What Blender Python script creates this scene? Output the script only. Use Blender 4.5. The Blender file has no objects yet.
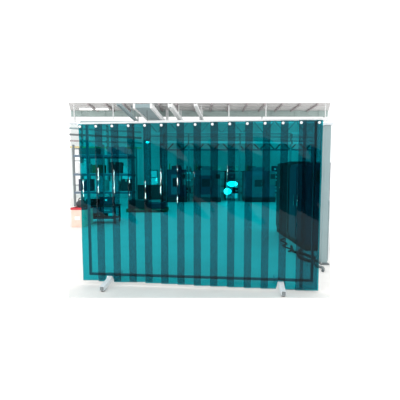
import bpy, bmesh, math, random
from mathutils import Vector, Matrix
random.seed(7)
S = bpy.context.scene
COL = S.collection
PI = math.pi

# ------------------------------------------------------------------ materials
def lin(c):
    return tuple(((v/255)/12.92 if v/255 <= .04045 else ((v/255+.055)/1.055)**2.4) for v in c)

def mat(name, rgb, rough=.5, metal=0., var=.08, scale=6., bump=0.):
    m = bpy.data.materials.new(name); m.use_nodes = True
    nt = m.node_tree; b = nt.nodes['Principled BSDF']
    b.inputs['Roughness'].default_value = rough
    b.inputs['Metallic'].default_value = metal
    tc = nt.nodes.new('ShaderNodeTexCoord'); n = nt.nodes.new('ShaderNodeTexNoise')
    n.inputs['Scale'].default_value = scale; n.inputs['Detail'].default_value = 5
    nt.links.new(tc.outputs['Object'], n.inputs['Vector'])
    r = nt.nodes.new('ShaderNodeValToRGB')
    c = lin(rgb)
    r.color_ramp.elements[0].position = .3; r.color_ramp.elements[1].position = .7
    r.color_ramp.elements[0].color = tuple(max(0, v*(1-var)) for v in c)+(1,)
    r.color_ramp.elements[1].color = tuple(min(1, v*(1+var)) for v in c)+(1,)
    nt.links.new(n.outputs['Fac'], r.inputs['Fac'])
    nt.links.new(r.outputs['Color'], b.inputs['Base Color'])
    if bump:
        bp = nt.nodes.new('ShaderNodeBump'); bp.inputs['Strength'].default_value = bump
        nt.links.new(n.outputs['Fac'], bp.inputs['Height']); nt.links.new(bp.outputs['Normal'], b.inputs['Normal'])
    return m

def film(name, tint, ior, rough):
    """clear tinted sheet: tint is the colour let through by one surface"""
    m = bpy.data.materials.new(name); m.use_nodes = True
    nt = m.node_tree; nt.nodes.clear()
    o = nt.nodes.new('ShaderNodeOutputMaterial'); mx = nt.nodes.new('ShaderNodeMixShader')
    t = nt.nodes.new('ShaderNodeBsdfTransparent'); t.inputs['Color'].default_value = tint+(1,)
    g = nt.nodes.new('ShaderNodeBsdfGlossy'); g.inputs['Roughness'].default_value = rough
    f = nt.nodes.new('ShaderNodeFresnel'); f.inputs['IOR'].default_value = ior
    nt.links.new(f.outputs[0], mx.inputs[0]); nt.links.new(t.outputs[0], mx.inputs[1])
    nt.links.new(g.outputs[0], mx.inputs[2]); nt.links.new(mx.outputs[0], o.inputs[0])
    return m

def glow(name, rgb, s):
    m = bpy.data.materials.new(name); m.use_nodes = True
    nt = m.node_tree; nt.nodes.clear()
    o = nt.nodes.new('ShaderNodeOutputMaterial'); e = nt.nodes.new('ShaderNodeEmission')
    e.inputs[0].default_value = lin(rgb)+(1,); e.inputs[1].default_value = s
    nt.links.new(e.outputs[0], o.inputs[0]); return m

M = dict(
    floor=mat('pale_concrete', (246, 245, 242), .5, 0, .05, 1.3),
    wall=mat('grey_wall_panel', (226, 232, 231), .6, 0, .10, .8),
    darkwall=mat('dark_wall', (26, 30, 32), .8),
    roof=mat('roof_sheet', (216, 213, 212), .55, 0, .06, 1.5),
    girder=mat('grey_green_steel', (172, 190, 186), .5, .0, .06, 2),
    girderdark=mat('slate_steel', (150, 170, 174), .5, .0, .1, 2),
    purlin=mat('brown_grey_steel', (178, 168, 170), .6),
    white=mat('white_paint', (238, 240, 240), .4, 0, .03),
    galv=mat('galvanised_steel', (228, 234, 238), .4, .0, .08, 30),
    frame=mat('screen_frame_steel', (158, 162, 170), .4, .1, .08, 20),
    dark=mat('charcoal_paint', (50, 56, 62), .5),
    navy=mat('dark_navy_paint', (38, 54, 78), .45),
    blue=mat('blue_paint', (40, 84, 130), .45),
    slate=mat('slate_paint', (104, 116, 126), .45),
    greyblue=mat('grey_blue_paint', (104, 122, 138), .45),
    midgrey=mat('mid_grey_paint', (120, 128, 130), .5),
    black=mat('black_rubber', (16, 16, 18), .6),
    red=mat('red_plastic', (206, 40, 58), .5),
    cream=mat('cream_cardboard', (242, 212, 196), .7),
    orange=mat('orange_paint', (214, 110, 40), .5),
    yellow=mat('yellow_paint', (226, 206, 140), .5),
    wood=mat('pallet_wood', (150, 116, 84), .8, 0, .2, 9),
    brown=mat('brown_cardboard', (160, 122, 90), .8),
    chrome=mat('chrome', (225, 228, 230), .12, 1, .02),
    column=mat('grey_green_column', (160, 180, 182), .5, 0, .05, 3),
    screen=mat('screen_glass', (30, 52, 60), .1),
    glass=film('clear_glass', (.97, .98, .98), 1.4, .0),
    teal=film('teal_welding_pvc', (.045, .605, .652), 1.3, .03),
    tube=glow('lit_tube', (255, 255, 250), 3.),
    bulb=glow('bright_bulb', (255, 255, 250), 14.),
    lampgreen=mat('green_lamp', (60, 160, 90), .3),
)

# ------------------------------------------------------------------ mesh helpers
def box(bm, x0, x1, y0, y1, z0, z1, bev=0.):
    r = bmesh.ops.create_cube(bm, size=1)
    vs = r['verts']
    bmesh.ops.scale(bm, vec=(x1-x0, y1-y0, z1-z0), verts=vs)
    bmesh.ops.translate(bm, vec=((x0+x1)/2, (y0+y1)/2, (z0+z1)/2), verts=vs)
    if bev:
        es = list({e for v in vs for e in v.link_edges})
        bmesh.ops.bevel(bm, geom=es, offset=bev, segments=2, affect='EDGES', profile=.6)
    return bm

def rod(bm, p, q, r, n=12, r2=None):
    p, q = Vector(p), Vector(q); d = q-p
    M4 = Matrix.Translation((p+q)/2) @ d.to_track_quat('Z', 'Y').to_matrix().to_4x4()
    bmesh.ops.create_cone(bm, cap_ends=True, segments=n, radius1=r, radius2=r if r2 is None else r2, depth=d.length, matrix=M4)
    return bm

def tube(bm, pts, r, n=8):
    """smooth hose through points"""
    P = [Vector(p) for p in pts]; out = []
    for i in range(len(P)-1):
        a, b, c, d = P[max(i-1, 0)], P[i], P[i+1], P[min(i+2, len(P)-1)]
        for k in range(6):
            t = k/6
            out.append(.5*((2*b)+(c-a)*t+(2*a-5*b+4*c-d)*t*t+(3*b-a-3*c+d)*t**3))
    out.append(P[-1]); rings = []
    for i, p in enumerate(out):
        d = (out[min(i+1, len(out)-1)]-out[max(i-1, 0)]).normalized()
        q = d.to_track_quat('Z', 'Y')
        rings.append([bm.verts.new(p+q @ Vector((r*math.cos(2*PI*k/n), r*math.sin(2*PI*k/n), 0))) for k in range(n)])
    for a, b in zip(rings, rings[1:]):
        for k in range(n): bm.faces.new((a[k], a[(k+1) % n], b[(k+1) % n], b[k]))
    bm.faces.new(rings[0][::-1]); bm.faces.new(rings[-1])
    return bm

def obj(name, bm, m, parent=None, smooth=False):
    bmesh.ops.recalc_face_normals(bm, faces=bm.faces)
    me = bpy.data.meshes.new(name); bm.to_mesh(me); bm.free()
    me.materials.append(M[m] if isinstance(m, str) else m)
    if smooth:
        for p in me.polygons: p.use_smooth = True
    o = bpy.data.objects.new(name, me); COL.objects.link(o)
    if parent: o.parent = parent
    return o

def B(*a, **k): return box(bmesh.new(), *a, **k)
def R(*a, **k): return rod(bmesh.new(), *a, **k)

def tag(o, label, cat, group=None):
    o['label'] = label; o['category'] = cat
    if group: o['group'] = group
    return o

def thing(name, label, cat, loc=(0, 0, 0), rotz=0., group=None):
    o = bpy.data.objects.new(name, None); COL.objects.link(o)
    o.empty_display_size = .1
    o.location = loc; o.rotation_euler = (0, 0, rotz)
    return tag(o, label, cat, group)

def struct(name, bm, m, parent=None):
    o = obj(name, bm, m, parent)
    if parent is None: o['kind'] = 'structure'
    return o

def dup(root, loc, rotz=None, label=None):
    r = root.copy(); COL.objects.link(r); r.location = loc
    if rotz is not None: r.rotation_euler = (0, 0, rotz)
    if label: r['label'] = label
    for ch in list(root.children):
        c = ch.copy(); COL.objects.link(c); c.parent = r
        for g in list(ch.children):
            d = g.copy(); COL.objects.link(d); d.parent = c
    return r

def poly(bm, pts):
    bm.faces.new([bm.verts.new(p) for p in pts]); return bm

# ------------------------------------------------------------------ camera and light
CAMH = 1.308
cd = bpy.data.cameras.new('camera'); cam = bpy.data.objects.new('camera', cd); COL.objects.link(cam)
cd.sensor_fit = 'HORIZONTAL'; cd.sensor_width = 36; cd.lens = 26.04; cd.clip_start = .05; cd.clip_end = 300
cam.location = (0, 0, CAMH); cam.rotation_euler = (math.radians(90-4.027), 0, 0)
S.camera = cam
w = bpy.data.worlds.new('overcast'); S.world = w; w.use_nodes = True
w.node_tree.nodes['Background'].inputs[0].default_value = (1, 1, 1, 1)
w.node_tree.nodes['Background'].inputs[1].default_value = 1.25
S.view_settings.view_transform = 'Standard'; S.view_settings.look = 'None'
S.view_settings.gamma = 1; S.view_settings.exposure = 0
S.cycles.transparent_max_bounces = 32; S.cycles.max_bounces = 12

# ------------------------------------------------------------------ the hall
WY = 20.6                                     # rear wall
struct('floor', poly(bmesh.new(), [(-1.46, 3.12, 0), (1.45, 3.12, 0), (9.22, WY, 0), (-9.27, WY, 0)]), 'floor')

# rear wall of upright ribbed panels with openings: (x0, x1, z0, z1)
OPEN = [(-9.0, -7.75, .9, 3.5), (-5.6, -4.75, .3, 1.7), (1.7, 2.75, 0, 1.2), (-3.6, -3.0, .9, 2.0), (-1.1, -.6, .9, 2.1)]
def wall_with_holes(x0, x1, z0, z1, y0, y1, holes):
    bm = bmesh.new()
    xs = sorted({x0, x1, *[h[0] for h in holes], *[h[1] for h in holes]})
    for a, b in zip(xs, xs[1:]):
        hs = sorted([h for h in holes if h[0] <= a+1e-6 and h[1] >= b-1e-6], key=lambda h: h[2])
        z = z0
        for h in hs:
            if h[2] > z: box(bm, a, b, y0, y1, z, h[2])
            z = h[3]
        box(bm, a, b, y0, y1, z, z1)
    return bm
bm = wall_with_holes(-9.1, 9.0, 0, 5.25, WY, WY+.12, OPEN)
x = -9.0
while x < 9.0:                                 # ribs of the cladding
    if not any(h[0]-.05 < x < h[1]+.05 for h in OPEN): box(bm, x, x+.05, WY-.03, WY, 0, 5.25)
    x += .36
struct('wall_back', bm, 'wall')
for n, h in enumerate(OPEN):
    bm = bmesh.new(); t = .06
    box(bm, h[0], h[0]+t, WY-.04, WY+.1, h[2], h[3]); box(bm, h[1]-t, h[1], WY-.04, WY+.1, h[2], h[3])
    box(bm, h[0], h[1], WY-.04, WY+.1, h[3]-t, h[3])
    if h[2] > 0: box(bm, h[0], h[1], WY-.04, WY+.1, h[2], h[2]+t)
    if n == 2:
        d = struct('door_1', bm, 'midgrey'); continue
    k = max(2, round((h[3]-h[2])/.75))
    for i in range(1, k): box(bm, h[0], h[1], WY, WY+.05, h[2]+(h[3]-h[2])*i/k-.025, h[2]+(h[3]-h[2])*i/k+.025)
    o = struct('window_%d' % (n+1), bm, 'midgrey')
    obj('pane', B(h[0]+.02, h[1]-.02, WY+.05, WY+.06, h[2]+.02, h[3]-.02), 'glass', o)

# roof sheet with purlins running down the hall
RZ = 5.95
bm = bmesh.new()
lo = [bm.verts.new(p) for p in ((-8.0, 17.98, RZ), (7.95, 17.98, RZ), (9.0, 20.75, RZ), (-9.05, 20.75, RZ))]
hi = [bm.verts.new(v.co+Vector((0, 0, .03))) for v in lo]
bm.faces.new(lo); bm.faces.new(hi[::-1])
for i in range(4): bm.faces.new((lo[i], lo[(i+1) % 4], hi[(i+1) % 4], hi[i]))
roof = struct('ceiling', bm, 'roof')
for i in range(-7, 8):
    xx = .72+i*1.08
    if -7.8 < xx < 7.8: obj('purlin', B(xx-.045, xx+.045, 18.0, 19.8, RZ-.09, RZ), 'purlin', roof)
for yy in (18.5, 19.2):
    obj('batten', B(-8.0, 7.9, yy-.02, yy+.02, RZ-.03, RZ), 'roof', roof)

# cross girder carrying the rear of the roof
def ibeam_x(bm, x0, x1, y, z0, z1, fl=.22, t=.04):
    box(bm, x0, x1, y-.02, y+.02, z0, z1); box(bm, x0, x1, y-fl/2, y+fl/2, z0, z0+t); box(bm, x0, x1, y-fl/2, y+fl/2, z1-t, z1)
g = thing('roof_girder', 'wide grey-green cross girder under the rear edge of the roof', 'girder', (0, 19.9, 5.55))
bm = bmesh.new(); ibeam_x(bm, -8.7, 8.62, 0, 0, .39, .06, .03); obj('beam', bm, 'girder', g)
for xx in [-8+1.6*i for i in range(11)]:
    obj('stiffener', B(xx-.02, xx+.02, -.06, -.02, .03, .36), 'girder', g)
for xx in (-8.5, -4.2, 0, 4.2, 8.4):          # posts down to the wall top
    obj('post', B(xx-.05, xx+.05, .02, .12, -.34, 0), 'white', g)

# crane beams running down the hall (left of centre)
def run_beam(name, label, x_near, x_far, wid, z0, z1, flange, m, mf, y0=15.5, y1=19.7):
    L = math.hypot(x_far-x_near, y1-y0)
    t = thing(name, label, 'beam', (x_near, y0, z0), math.atan2(x_far-x_near, y1-y0)*-1)
    obj('web', B(-wid/2, wid/2, 0, L, .03, z1-z0-.03), m, t)
    for s in (-1, 1):
        obj('flange', B(s*(wid/2+flange)-flange, s*(wid/2+flange)+flange, 0, L, 0, z1-z0), mf, t)
    for yy in (3.0, L-.3): obj('hanger', B(-.025, .025, yy-.02, yy+.02, z1-z0-.03, RZ-z0), mf, t)
    return t
t = run_beam('crane_girder', 'broad slate box girder with white edges running down the hall above the screen', -3.02, -2.83, .78, 5.05, 5.3, .06, 'girderdark', 'white')
t = run_beam('crane_rail', 'narrow bright white rail beam right of the slate box girder', -1.57, -1.22, .12, 5.1, 5.3, .03, 'white', 'white')
t = run_beam('conduit_beam', 'thin white beam running down the hall nearest the picture middle', -.24, .2, .10, 5.15, 5.3, .02, 'white', 'white')
t = run_beam('bracing_bar', 'thin dark diagonal roof bar left of the slate box girder', -4.27, -4.28, .14, 5.2, 5.31, .02, 'girderdark', 'girderdark')
# window wall post between the beams
bm = B(-2.28, -2.1, 19.6, 19.75, 5.25, 5.95); tag(obj('upright_post', bm, 'white'), 'short white upright beside the end of the slate box girder', 'post')

# thin rods hanging from the roof
for px, lab in ((1.78, 'thin white drop rod from roof just right of the middle of the screen'), (4.06, 'thin white drop rod from roof above the right third of the screen'),
                (7.72, 'thin white drop rod from roof above the right end of the screen'), (-5.35, 'thin white drop rod from roof above the left third of the screen'), (-7.75, 'thin white drop rod from roof above the left end of the screen')):
    t = thing('drop_rod', lab, 'rod', (px, 18.15, RZ), 0, 'white drop rods below the roof')
    obj('rod', R((0, 0, 0), (0, 0, -.85), .03), 'white', t)
    obj('hook', R((0, 0, -.85), (0, 0, -.95), .05, r2=.02), 'white', t)

# two strip lights on the left
for px, lab in ((-7.35, 'lit tube light under the roof at far left'), (-6.3, 'lit tube light under the roof second from the left')):
    t = thing('strip_light', lab, 'ceiling light', (px, 19.0, RZ-.1), 0, 'tube lights under the roof')
    obj('housing', B(-.42, .42, -.08, .08, .0, .1), 'white', t)
    obj('lit_tube', R((-.4, 0, -.03), (.4, 0, -.03), .035), 'tube', t)

# unseen dark wall added behind the viewer for curtain reflections, with one bright window
YAW = -math.radians(5.388)
cy, sy = math.cos(YAW), math.sin(YAW)
def scr(x, y, z=0.):                           # screen's own axes -> hall
    return Vector((x*cy-y*sy, x*sy+y*cy, z))
WX0, WX1, WZ0, WZ1 = -6.5, -5.25, .70, 1.50
bm = wall_with_holes(-8.2, 6.5, 0, 2.65, 0, .15, [(WX0, WX1, WZ0, WZ1)])
wf = struct('wall_unseen_dark', bm, 'darkwall'); wf.location = scr(0, -5.15); wf.rotation_euler = (0, 0, YAW)
ld = bpy.data.lights.new('daylight_streak_lamp', 'AREA'); ld.shape = 'RECTANGLE'; ld.size = WX1-WX0; ld.size_y = WZ1-WZ0  # strong area lamp added in the window to put bright streaks on the strips
ld.energy = 300; lo_ = bpy.data.objects.new('daylight_streak_lamp', ld); COL.objects.link(lo_)
lo_.location = scr((WX0+WX1)/2, -5.02, (WZ0+WZ1)/2); lo_.rotation_euler = (PI/2, 0, YAW)

# ------------------------------------------------------------------ welding screen
X0, PITCH, DY = -1.777, .2, 3.413
fr = thing('screen_frame', 'tubular steel frame carrying the teal strip curtain on two splayed feet', 'screen frame', scr(0, DY+.045), YAW)
XL, XR = -1.72, 1.0
bm = bmesh.new(); box(bm, -1.83, 1.12, -.016, .016, 1.974, 2.006, .004); obj('top_rail', bm, 'white', fr)['label'] = 'white top rail'
for s in (-1.83, 1.12): obj('rail_cap', B(s-.008, s+.008, -.02, .02, 1.97, 2.01, .003), 'galv', fr)
obj('bottom_rail', B(XL, XR, -.014, .014, .102, .132, .004), 'frame', fr)
for s in (XL, XR): obj('post', B(s-.014, s+.014, -.014, .014, .10, 1.974, .004), 'frame', fr)
FEET = (-1.45, .635)
for s, y0 in zip(FEET, (-.285, -.235)):
    bm = box(bmesh.new(), s-.027, s+.027, y0, .33, .014, .064)
    bmesh.ops.subdivide_edges(bm, edges=[e for e in bm.edges if abs(e.verts[0].co.y-e.verts[1].co.y) > .2], cuts=1)
    for v in bm.verts:                          # highest where it meets the frame
        if y0+.01 < v.co.y < .32: v.co.y = -.02; v.co.z += .036 if v.co.z > .04 else .03
    f = obj('foot', bm, 'galv', fr)
    f['label'] = 'galvanised square tube foot'
    obj('end_cap', B(s-.022, s+.022, y0-.006, y0+.004, .018, .060, .004), 'midgrey', f)
    for yy in (y0+.03, .29): obj('rubber_pad', R((s, yy, 0), (s, yy, .016), .022), 'black', f)
    obj('foot_bracket', B(s-.03, s+.03, -.018, .022, .095, .132, .003), 'frame', fr)

# the strips: each one an individual sheet, left edge lapped in front of its neighbour
def strip_mesh(i, w0, w1, zb, ph, back=0., fold=0., nx=34, nz=48):
    """w0..w1 across, hanging from 1.985 to zb; front and back skin 2.5 mm apart"""
    bm = bmesh.new(); th = .0025; W = w1-w0; zt = 1.977
    rnd = random.Random(i*13+5)
    a1, a2, a3 = rnd.uniform(.0012, .0022), rnd.uniform(.0007, .0013), rnd.uniform(0, 6.28)
    cx = rnd.uniform(.34, .5)
    grid = []
    for s in (0, 1):
        layer = []
        for jz in range(nz+1):
            v = jz/nz; row = []
            for ix in range(nx+1):
                u = (ix/nx); lx = w0+W*u
                # uneven spacing: finer near the left edge
                u = u**1.35; lx = w0+W*u
                z = zt+(zb-zt)*v
                wx = X0+i*PITCH+lx
                for f in FEET:                  # hem parts over the feet
                    k = max(0, 1-max(0, abs(wx-f)-.03)/.02)
                    if z < .112: z = z+(.112-z)*min(1, k*1.5) if k > 0 else z
                y = -.012+.020*u*(W/.3)+back
                dx = max(0, .045-(lx-w0))/.045
                amp = .25+.75*min(1, v*5)
                y += .0074*dx*dx*(cx/.42)*amp
                if fold: y += .010*fold*math.sin(u*PI*5+ph)*(.2+.8*v)
                y += amp*(a1*math.sin(z*9+ph+u*2)+a2*math.sin(z*23+a3+u*5)+.0005*math.sin(u*7+ph)*math.sin(z*6+a3))
                row.append(bm.verts.new((lx, y+s*th, z)))
            layer.append(row)
        grid.append(layer)
    A, Bk = grid
    for j in range(nz):
        for k in range(nx):
            bm.faces.new((A[j][k], A[j+1][k], A[j+1][k+1], A[j][k+1]))
            bm.faces.new((Bk[j][k], Bk[j][k+1], Bk[j+1][k+1], Bk[j+1][k]))
    for j in range(nz):
        bm.faces.new((A[j][0], Bk[j][0], Bk[j+1][0], A[j+1][0])); bm.faces.new((A[j][nx], A[j+1][nx], Bk[j+1][nx], Bk[j][nx]))
    for k in range(nx):
        bm.faces.new((A[0][k], A[0][k+1], Bk[0][k+1], Bk[0][k])); bm.faces.new((A[nz][k], Bk[nz][k], Bk[nz][k+1], A[nz][k+1]))
    return bm

ORD = ['first', 'second', 'third', 'fourth', 'fifth', 'sixth', 'seventh']
eye_src = None
def eyelet(parent, lx, y):
    global eye_src
    if eye_src is None:
        bm = bmesh.new()
        rod(bm, (0, -.005, 0), (0, .0, 0), .0155, 16); rod(bm, (0, -.009, 0), (0, -.005, 0), .010, 12)
        rod(bm, (0, 0, 0), (0, .05, .035), .004, 8)
        bm2 = bm
        eye_src = obj('eyelet', bm2, 'white', parent); e = eye_src
    else:
        e = eye_src.copy(); COL.objects.link(e); e.parent = parent
    e.location = (lx, y, 1.947); return e
HEM = [.046, .040, .037, .044, .036, .034, .031, .026, .024, .022, .020, .018, .014, .012]
for i in range(14):
    if i < 7: lab = 'teal see-through curtain strip, %s from the left end of the screen' % ORD[i]
    else: lab = 'teal see-through curtain strip, %s from the right end of the screen' % ORD[13-i]
    if i == 0: lab = 'teal see-through curtain strip hanging at the left end of the screen'
    if i == 13: lab = 'teal see-through curtain strip hanging at the right end of the screen'
    w1 = .266 if i < 13 else .245
    t = thing('curtain_strip', lab, 'curtain strip', scr(X0+i*PITCH, DY), YAW, 'teal strips of the welding curtain')
    obj('sheet', strip_mesh(i, -.022, w1, HEM[i], i*1.7), 'teal', t, True)
    eyelet(t, 0, -.0165)
    if i == 13: eyelet(t, .2, -.004)
t = thing('curtain_strip', 'extra folded teal strip behind the right end of the screen, making it darker', 'curtain strip', scr(X0+13*PITCH+.06, DY), YAW, 'teal strips of the welding curtain')
obj('sheet', strip_mesh(13.3, -.03, .175, .016, .6, .019, .25), 'teal', t, True)
obj('eyelet', R((.1, .016, 1.97), (.1, .05, 1.99), .012), 'white', t)

# ------------------------------------------------------------------ left background
# cream crate with red rim, at the far left on the floor
t = thing('storage_box', 'cream box with a red rim on the floor left of the screen', 'box', (-3.50, 8.2, 0), 0)
obj('box_body', B(-.04, .34, -.3, .3, 0, .5, .01), 'cream', t)
bm = bmesh.new(); box(bm, -.05, .35, -.31, -.29, .48, .54); box(bm, -.05, .35, .29, .31, .48, .54); box(bm, -.05, -.03, -.29, .29, .48, .54); box(bm, .33, .35, -.29, .29, .48, .54)
obj('rim', bm, 'red', t)['label'] = 'red rim'
obj('label_plate', B(.06, .2, -.306, -.3, .2, .3), 'white', t)
t = thing('tool_bag', 'dark bag lying in the red-rimmed cream box', 'bag', (-3.36, 8.2, .5))
bm = bmesh.new(); bmesh.ops.create_uvsphere(bm, u_segments=20, v_segments=12, radius=1); bmesh.ops.scale(bm, vec=(.15, .2, .12), verts=bm.verts); bmesh.ops.translate(bm, vec=(0, 0, .12), verts=bm.verts)
obj('bag_body', bm, 'dark', t, True)
obj('bag_handle', tube(bmesh.new(), [(-.07, -.05, .22), (-.04, -.06, .28), (.04, -.06, .28), (.07, -.05, .22)], .012), 'black', t, True)

# workbench behind the left end of the curtain
t = thing('workbench', 'dark steel workbench seen through the left end of the curtain', 'workbench', (-2.95, 8.8, 0))
obj('bench_top', B(-.52, .46, -.3, .3, .50, .55, .008), 'dark', t)
obj('shelf', B(-.48, .42, -.26, .26, .14, .17), 'navy', t)
for sx in (-.48, .42):
    for syy in (-.26, .26): obj('leg', B(sx-.025, sx+.025, syy-.025, syy+.025, 0, .50), 'dark', t)
obj('drawer', B(-.4, .0, -.31, -.1, .32, .49, .006), 'greyblue', t)
d = obj('drawer', B(.03, .4, -.31, -.1, .32, .49, .006), 'greyblue', t)
obj('drawer_handle', R((.12, -.325, .41), (.3, -.325, .41), .012), 'chrome', d)
def toolbox(loc, label, m, w=.34, h=.18):
    t = thing('toolbox', label, 'toolbox', loc, 0)
    obj('case', B(-w/2, w/2, -.1, .1, 0, h*.62, .01), m, t)
    obj('lid', B(-w/2-.005, w/2+.005, -.105, .105, h*.63, h, .01), m, t)
    obj('handle', tube(bmesh.new(), [(-.07, 0, h), (-.06, 0, h+.05), (.06, 0, h+.05), (.07, 0, h)], .012), 'chrome', t, True)
    obj('latch', B(-.03, .03, -.115, -.1, h*.5, h*.75), 'chrome', t)
toolbox((-3.24, 8.75, .55), 'black toolbox on the left of the dark workbench', 'black')
toolbox((-2.80, 8.72, .55), 'navy toolbox on the right of the dark workbench', 'navy', .40, .24)
toolbox((-3.02, 8.75, .17), 'black toolbox on the lower shelf of the workbench', 'black', .4, .13)

# pallet rack further back
t = thing('pallet_rack', 'tall steel pallet rack with blue-grey beams behind the left of the curtain', 'rack', (-5.05, 14.2, 0))
for sx in (-1.1, .35, 1.75):
    for syy in (0, .9): obj('upright', B(sx-.04, sx+.04, syy-.04, syy+.04, 0, 3.0), 'midgrey', t)
for z in (.62, 1.5, 2.4):
    for syy in (-.05, .95): obj('beam', B(-1.1, 1.75, syy-.02, syy+.02, z, z+.1), 'greyblue', t)
    obj('deck', B(-1.1, 1.75, -.03, .93, z+.1, z+.12), 'galv', t)
for i, (xx, z, ww, hh, m, lab) in enumerate([
    (-5.75, 1.62, .5, .5, 'white', 'white carton on the middle shelf at the left end of the rack'),
    (-5.05, 1.62, .5, .42, 'brown', 'brown carton on the middle shelf left of the rack middle'),
    (-4.2, 1.62, .6, .55, 'dark', 'charcoal carton on the middle shelf right of the rack middle'),
    (-3.6, 1.62, .35, .36, 'white', 'small white carton on the middle shelf at the right end of the rack'),
    (-5.7, .74, .6, .6, 'navy', 'navy crate on the lowest shelf at the left end of the rack'),
    (-4.95, .74, .5, .56, 'white', 'white carton on the lowest shelf beside the navy crate'),
    (-4.25, .74, .45, .5, 'white', 'white carton on the lowest shelf right of the middle upright'),
    (-3.65, .74, .5, .6, 'dark', 'charcoal crate on the lowest shelf at the right end of the rack'),
    (-5.5, 2.52, .9, .34, 'midgrey', 'grey carton on the top shelf of the rack, left side'),
    (-4.1, 2.52, .8, .4, 'greyblue', 'blue-grey carton on the top shelf of the rack, right side')]):
    t = thing('carton', lab, 'box', (xx, 14.6, z), random.uniform(-.06, .06), 'cartons on the pallet rack')
    obj('carton_body', B(-ww/2, ww/2, -.28, .28, 0, hh, .008), m, t)
    obj('tape', B(-.035, .035, -.284, .284, hh-.12, hh+.003), 'cream', t)

# sloping pipes high on the left
for i, (z0, z1, y, r, m, lab) in enumerate([
    (4.55, 4.38, 17.0, .05, 'galv', 'highest galvanised pipe crossing the left rear of the hall'),
    (4.28, 4.05, 17.0, .05, 'girderdark', 'slate pipe below the highest galvanised pipe at left rear'),
    (3.92, 3.72, 17.0, .06, 'midgrey', 'grey pipe third from top at the left rear'),
    (3.56, 3.44, 17.0, .05, 'purlin', 'brown-grey pipe fourth from top at the left rear'),
    (3.20, 3.14, 17.0, .045, 'yellow', 'yellow pipe, lowest of the pipes at the left rear')]):
    t = thing('pipe', lab, 'pipe', (0, 0, 0), 0, 'pipes at the left rear')
    obj('pipe_run', R((-7.55, y, z0), (-3.4, y, z1), r), m, t, True)
    for xx in (-6.9, -5.4, -3.9):
        zz = z0+(z1-z0)*(xx+7.55)/4.15
        obj('bracket', B(xx-.03, xx+.03, y-.07, y+.1, zz-.08, zz+.08), 'midgrey', t)
t = thing('pipe_stand', 'slate steel stand holding the sloping pipes at the left rear', 'stand', (0, 17.1, 0))
for xx in (-6.9, -5.4, -3.9):
    obj('upright', B(xx-.05, xx+.05, -.02, .08, 0, 4.7), 'girderdark', t)
obj('cross_bar', B(-6.9, -3.9, -.01, .07, 4.6, 4.7), 'girderdark', t)

# dark crates on a pallet, left of centre
t = thing('pallet', 'wooden pallet under dark crates left of the middle of the curtain', 'pallet', (-2.15, 12.0, 0))
for i in range(5): obj('deck_board', B(-.8, .8, -.5+i*.22, -.38+i*.22, .11, .135), 'wood', t)
for xx in (-.74, 0, .74): obj('bearer', B(xx-.06, xx+.06, -.5, .5, 0, .11), 'wood', t)
for xx, ww, hh, m, lab in ((-2.55, .7, .34, 'dark', 'charcoal crate on the left half of the wooden pallet'), (-1.78, .7, .22, 'navy', 'low navy crate on the right half of the wooden pallet')):
    t = thing('crate', lab, 'crate', (xx, 12.0, .135), 0, 'crates on the wooden pallet')
    obj('crate_body', B(-ww/2, ww/2, -.4, .4, 0, hh, .012), m, t)
    for s in (-1, 1): obj('rib', B(s*.2-.02, s*.2+.02, -.415, -.4, 0, hh), m, t)

# ------------------------------------------------------------------ machines seen through the middle
def machine(loc, label, wdt, hgt, body, door, towers=True):
    t = thing('milling_machine', label, 'machine', loc, 0, 'machines along the rear of the hall')
    w2 = wdt/2
    obj('base', B(-w2, w2, -.6, .6, 0, .28, .02), 'dark', t)
    obj('housing', B(-w2+.03, w2-.03, -.55, .6, .28, hgt, .04), body, t)
    d = obj('door', B(-w2*.55, w2*.35, -.58, -.55, .45, hgt-.3, .01), door, t)
    obj('window', B(-w2*.4, w2*.2, -.59, -.578, .9, hgt-.5), 'screen', d)
    obj('handle', R((w2*.27, -.61, .9), (w2*.27, -.61, 1.3), .02), 'chrome', d)
    obj('spindle_column', B(-w2*.4, w2*.4, 0, .5, hgt-.02, hgt+.25, .03), body, t)
    p = obj('control_panel', B(w2*.55, w2*.95, -.72, -.57, 1.0, 1.7, .02), 'midgrey', t)
    obj('display', B(w2*.6, w2*.9, -.726, -.72, 1.35, 1.62), 'screen', p)
    if towers:
        obj('signal_lamp', R((-w2*.8, 0, hgt), (-w2*.8, 0, hgt+.35), .04), 'lampgreen', t)
    return t
machine((-1.35, 17.3, 0), 'dark navy milling machine seen through the curtain left of its middle', 1.15, 1.9, 'navy', 'greyblue')
machine((.42, 17.3, 0), 'slate-grey milling machine seen through the curtain left of the bright doorway', 1.6, 1.85, 'slate', 'navy')
machine((3.50, 17.3, 0), 'blue-grey milling machine seen through the curtain right of the bright doorway', 1.75, 1.8, 'greyblue', 'slate')
t = thing('partition_screen', 'low charcoal partition standing left of the navy milling machine', 'partition', (-2.95, 17.4, 0))
obj('panel', B(-.85, .75, -.03, .03, .1, 1.0, .01), 'dark', t)
for xx in (-.8, .7): obj('foot', B(xx-.04, xx+.04, -.3, .3, 0, .1), 'black', t)

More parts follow.
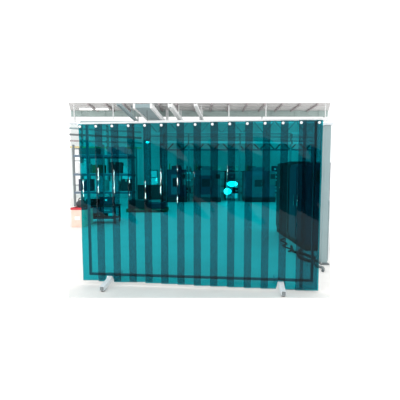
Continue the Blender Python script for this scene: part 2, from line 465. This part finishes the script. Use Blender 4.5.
# lattice trusses and parts shelving behind the machines
def truss(label, x0, x1, y, z0, z1, n, m, mw):
    t = thing('lattice_truss', label, 'truss', (0, y, z0))
    for z in (0, z1-z0): obj('chord', B(x0, x1, -.05, .05, z-.045, z+.045), m, t)
    for i in range(n):
        a, b = x0+(x1-x0)*i/n, x0+(x1-x0)*(i+1)/n
        obj('diagonal', R((a, 0, 0 if i % 2 else z1-z0), (b, 0, z1-z0 if i % 2 else 0), .04, 8), mw, t)
    for x in (x0+.06, x1-.06): obj('post', B(x-.06, x+.06, -.06, .06, -z0, z1-z0), m, t)
truss('white lattice truss crossing the hall behind the upper part of the curtain', -3.3, 7.3, 18.3, 4.2, 4.95, 16, 'white', 'girderdark')
truss('slate lattice truss lower behind the upper part of the curtain', -2.7, 7.6, 19.6, 3.3, 3.85, 20, 'greyblue', 'dark')
t = thing('parts_shelving', 'long dark shelving full of bins behind the milling machines', 'shelving', (1.9, 19.0, 0))
for xx in (-3.9, -2.2, -.25, .95, 2.6, 4.3): obj('upright', B(xx-.04, xx+.04, -.25, .25, 0, 1.88), 'dark', t)
for z in (.45, .9, 1.35, 1.85): obj('shelf', B(-3.9, 4.3, -.25, .25, z-.03, z), 'dark', t)
rb = random.Random(3); bin_src = {}
for z in (.45, .9, 1.35, 1.85):
    xx = -1.85
    while xx < 5.9:
        wd = rb.choice((.3, .4, .5)); m = rb.choice(('navy', 'white', 'greyblue', 'white', 'dark', 'midgrey', 'cream'))
        if rb.random() < .8 and not any(abs(xx+wd/2-1.9-u) < wd/2+.05 for u in (-3.9, -2.2, -.25, .95, 2.6, 4.3)):
            key = (wd, m)
            if key not in bin_src:
                t = thing('parts_bin', 'small parts bin on the dark shelving behind the milling machines', 'bin', (xx+wd/2, 19.0, z), 0, 'bins on the dark shelving')
                obj('bin_body', B(-wd/2+.02, wd/2-.02, -.22, .2, 0, .34, .01), m, t)
                obj('bin_label', B(-.06, .06, -.225, -.22, .1, .18), 'white', t)
                bin_src[key] = t
            else: dup(bin_src[key], (xx+wd/2, 19.0, z))
        xx += wd+.03
# lamps added to make the bright dot and patch seen through the curtain
t = thing('added_dot_lamp', 'added hanging lamp making a small bright dot high behind the left part of the curtain', 'lamp', (-2.87, 16.0, 3.36))
obj('lamp_shade', R((0, 0, .02), (0, 0, .16), .16, r2=.05), 'midgrey', t)
obj('bulb', R((0, 0, -.05), (0, 0, .05), .09), 'bulb', t, True)
obj('cable', R((0, 0, .16), (0, 0, 1.8), .01), 'black', t)
t = thing('added_glare_lamp', 'added two-headed lamp on a tripod making the bright patch before the open doorway', 'lamp', (1.85, 17.6, 0))
for k in range(3):
    an = k*2*PI/3+.4
    obj('leg', R((0, 0, .45), (.35*math.cos(an), .35*math.sin(an), 0), .018), 'dark', t)
obj('pole', R((0, 0, .4), (0, 0, .85), .02), 'dark', t)
for hx, hz, rx, rz in ((.10, 1.05, .34, .18), (-.17, .60, .25, .21)):  # head outlines shaped to the bright glare patch they are added for
    hd = None
    for nm, y0, y1, k, mm in (('lamp_head', -.06, .06, 1., 'midgrey'), ('lit_panel', -.075, -.06, .9, 'bulb')):
        bm = R((0, y0, 0), (0, y1, 0), 1, 28)
        bmesh.ops.scale(bm, vec=(rx*k, 1, rz*k), verts=bm.verts); bmesh.ops.translate(bm, vec=(hx, 0, hz), verts=bm.verts)
        o = obj(nm, bm, mm, hd or t); hd = hd or o
# service lines over the machines
for z, y, r, m, lab in ((3.95, 17.9, .05, 'girderdark', 'slate service pipe above the machines'), (3.6, 17.9, .08, 'white', 'white service duct above the machines')):
    t = thing('service_pipe', lab, 'pipe', (0, 0, 0), 0, 'service pipes over the machines')
    obj('pipe_run', R((-3.0, y, z), (7.0, y, z-.05), r), m, t, True)
    for xx in (-2.2, -.7, 2.45, 5.6): obj('clamp', B(xx-.04, xx+.04, y-.1, y+.14, z-.12, z+.1), 'midgrey', t)
t = thing('pipe_gantry', 'slate gantry carrying the service pipes behind the machines', 'gantry', (0, 18.07, 0))
for xx in (-2.2, -.7, 2.45, 5.6): obj('upright', B(xx-.05, xx+.05, -.04, .04, 0, 4.15), 'girderdark', t)
obj('cross_bar', B(-2.2, 5.6, -.04, .04, 4.1, 4.18), 'girderdark', t)

# ------------------------------------------------------------------ right background
def cabinet(loc, label, dep, hgt, m):
    t = thing('control_cabinet', label, 'cabinet', loc, 0, 'dark cabinets behind the right end')
    obj('plinth', B(.01, .41, 0, dep, 0, .1), 'black', t)
    obj('carcass', B(0, .43, 0, dep, .1, hgt, .012), m, t)
    for k in (0, 1):
        d = obj('door', B(-.02, 0, .03+k*dep/2, dep/2-.02+k*dep/2, .16, hgt-.06, .005), m, t)
        obj('handle', B(-.045, -.02, dep/2-.12+k*.2, dep/2-.08+k*.2, .8, 1.0, .005), 'chrome', d)
    obj('vent', B(.1, .33, -.008, 0, hgt-.35, hgt-.15), 'black', t)
    return t
cabinet((1.93, 5.25, 0), 'dark navy cabinet nearest the curtain behind its right end', .95, 1.62, 'navy')
cabinet((1.93, 6.25, 0), 'charcoal cabinet behind the navy one at the right', 1.0, 1.7, 'dark')
# hoses heaped on the floor before the cabinets
def hose(label, pts, r, m):
    return tag(obj('hose', tube(bmesh.new(), pts, r), m, None, True), label, 'hose', 'hoses on the floor at the right')
hose('black hose looped on the floor at the foot of the navy cabinet', [(1.84, 5.22, .025), (1.72, 5.0, .025), (1.66, 4.7, .025), (1.75, 4.5, .025), (1.86, 4.62, .025), (1.82, 4.9, .025), (1.68, 5.12, .025), (1.76, 5.5, .025)], .025, 'black')
hose('thin black cable bending across the floor left of the navy cabinet', [(1.86, 6.3, .015), (1.72, 6.1, .015), (1.76, 5.8, .015), (1.62, 5.6, .015), (1.7, 5.3, .015), (1.6, 5.15, .015)], .015, 'black')
hose('grey hose curving around the foot of the grey-green post', [(1.93, 4.78, .02), (1.82, 4.60, .02), (1.75, 4.30, .02), (1.80, 4.16, .02), (1.74, 4.02, .02)], .02, 'midgrey')

# grey-green post at the right edge
t = thing('steel_column', 'pale grey-green steel post standing at the right of the curtain', 'post', (1.925, 4.45, 0))
obj('base_plate', B(-.075, .06, -.09, .09, 0, .02), 'midgrey', t)
obj('shaft', B(-.065, .04, -.07, .07, .02, 2.12, .02), 'column', t)
obj('cap_plate', B(-.075, .055, -.08, .08, 2.12, 2.15), 'galv', t)
obj('guard_strip', B(.04, .052, -.075, .0, .06, 1.0), 'white', t)['label'] = 'white guard strip'
for yy in (-.08, .08): obj('bolt', R((-.06, yy*.9, .02), (-.06, yy*.9, .04), .01), 'chrome', t)

# a thing's Empty stands at the thing's own base
bpy.context.view_layer.update()
for o in list(COL.objects):
    if o.type == 'EMPTY' and o.location.length < 1e-6 or o.name.split('.')[0] in ('lattice_truss', 'pipe_stand', 'pipe_gantry'):
        if o.type != 'EMPTY': continue
        pts = [c.matrix_world @ Vector(b) for c in o.children for b in c.bound_box]
        base = Vector(((min(p.x for p in pts)+max(p.x for p in pts))/2, (min(p.y for p in pts)+max(p.y for p in pts))/2, min(p.z for p in pts)))
        sh = base-o.location; o.location = base
        for c in o.children: c.location -= sh
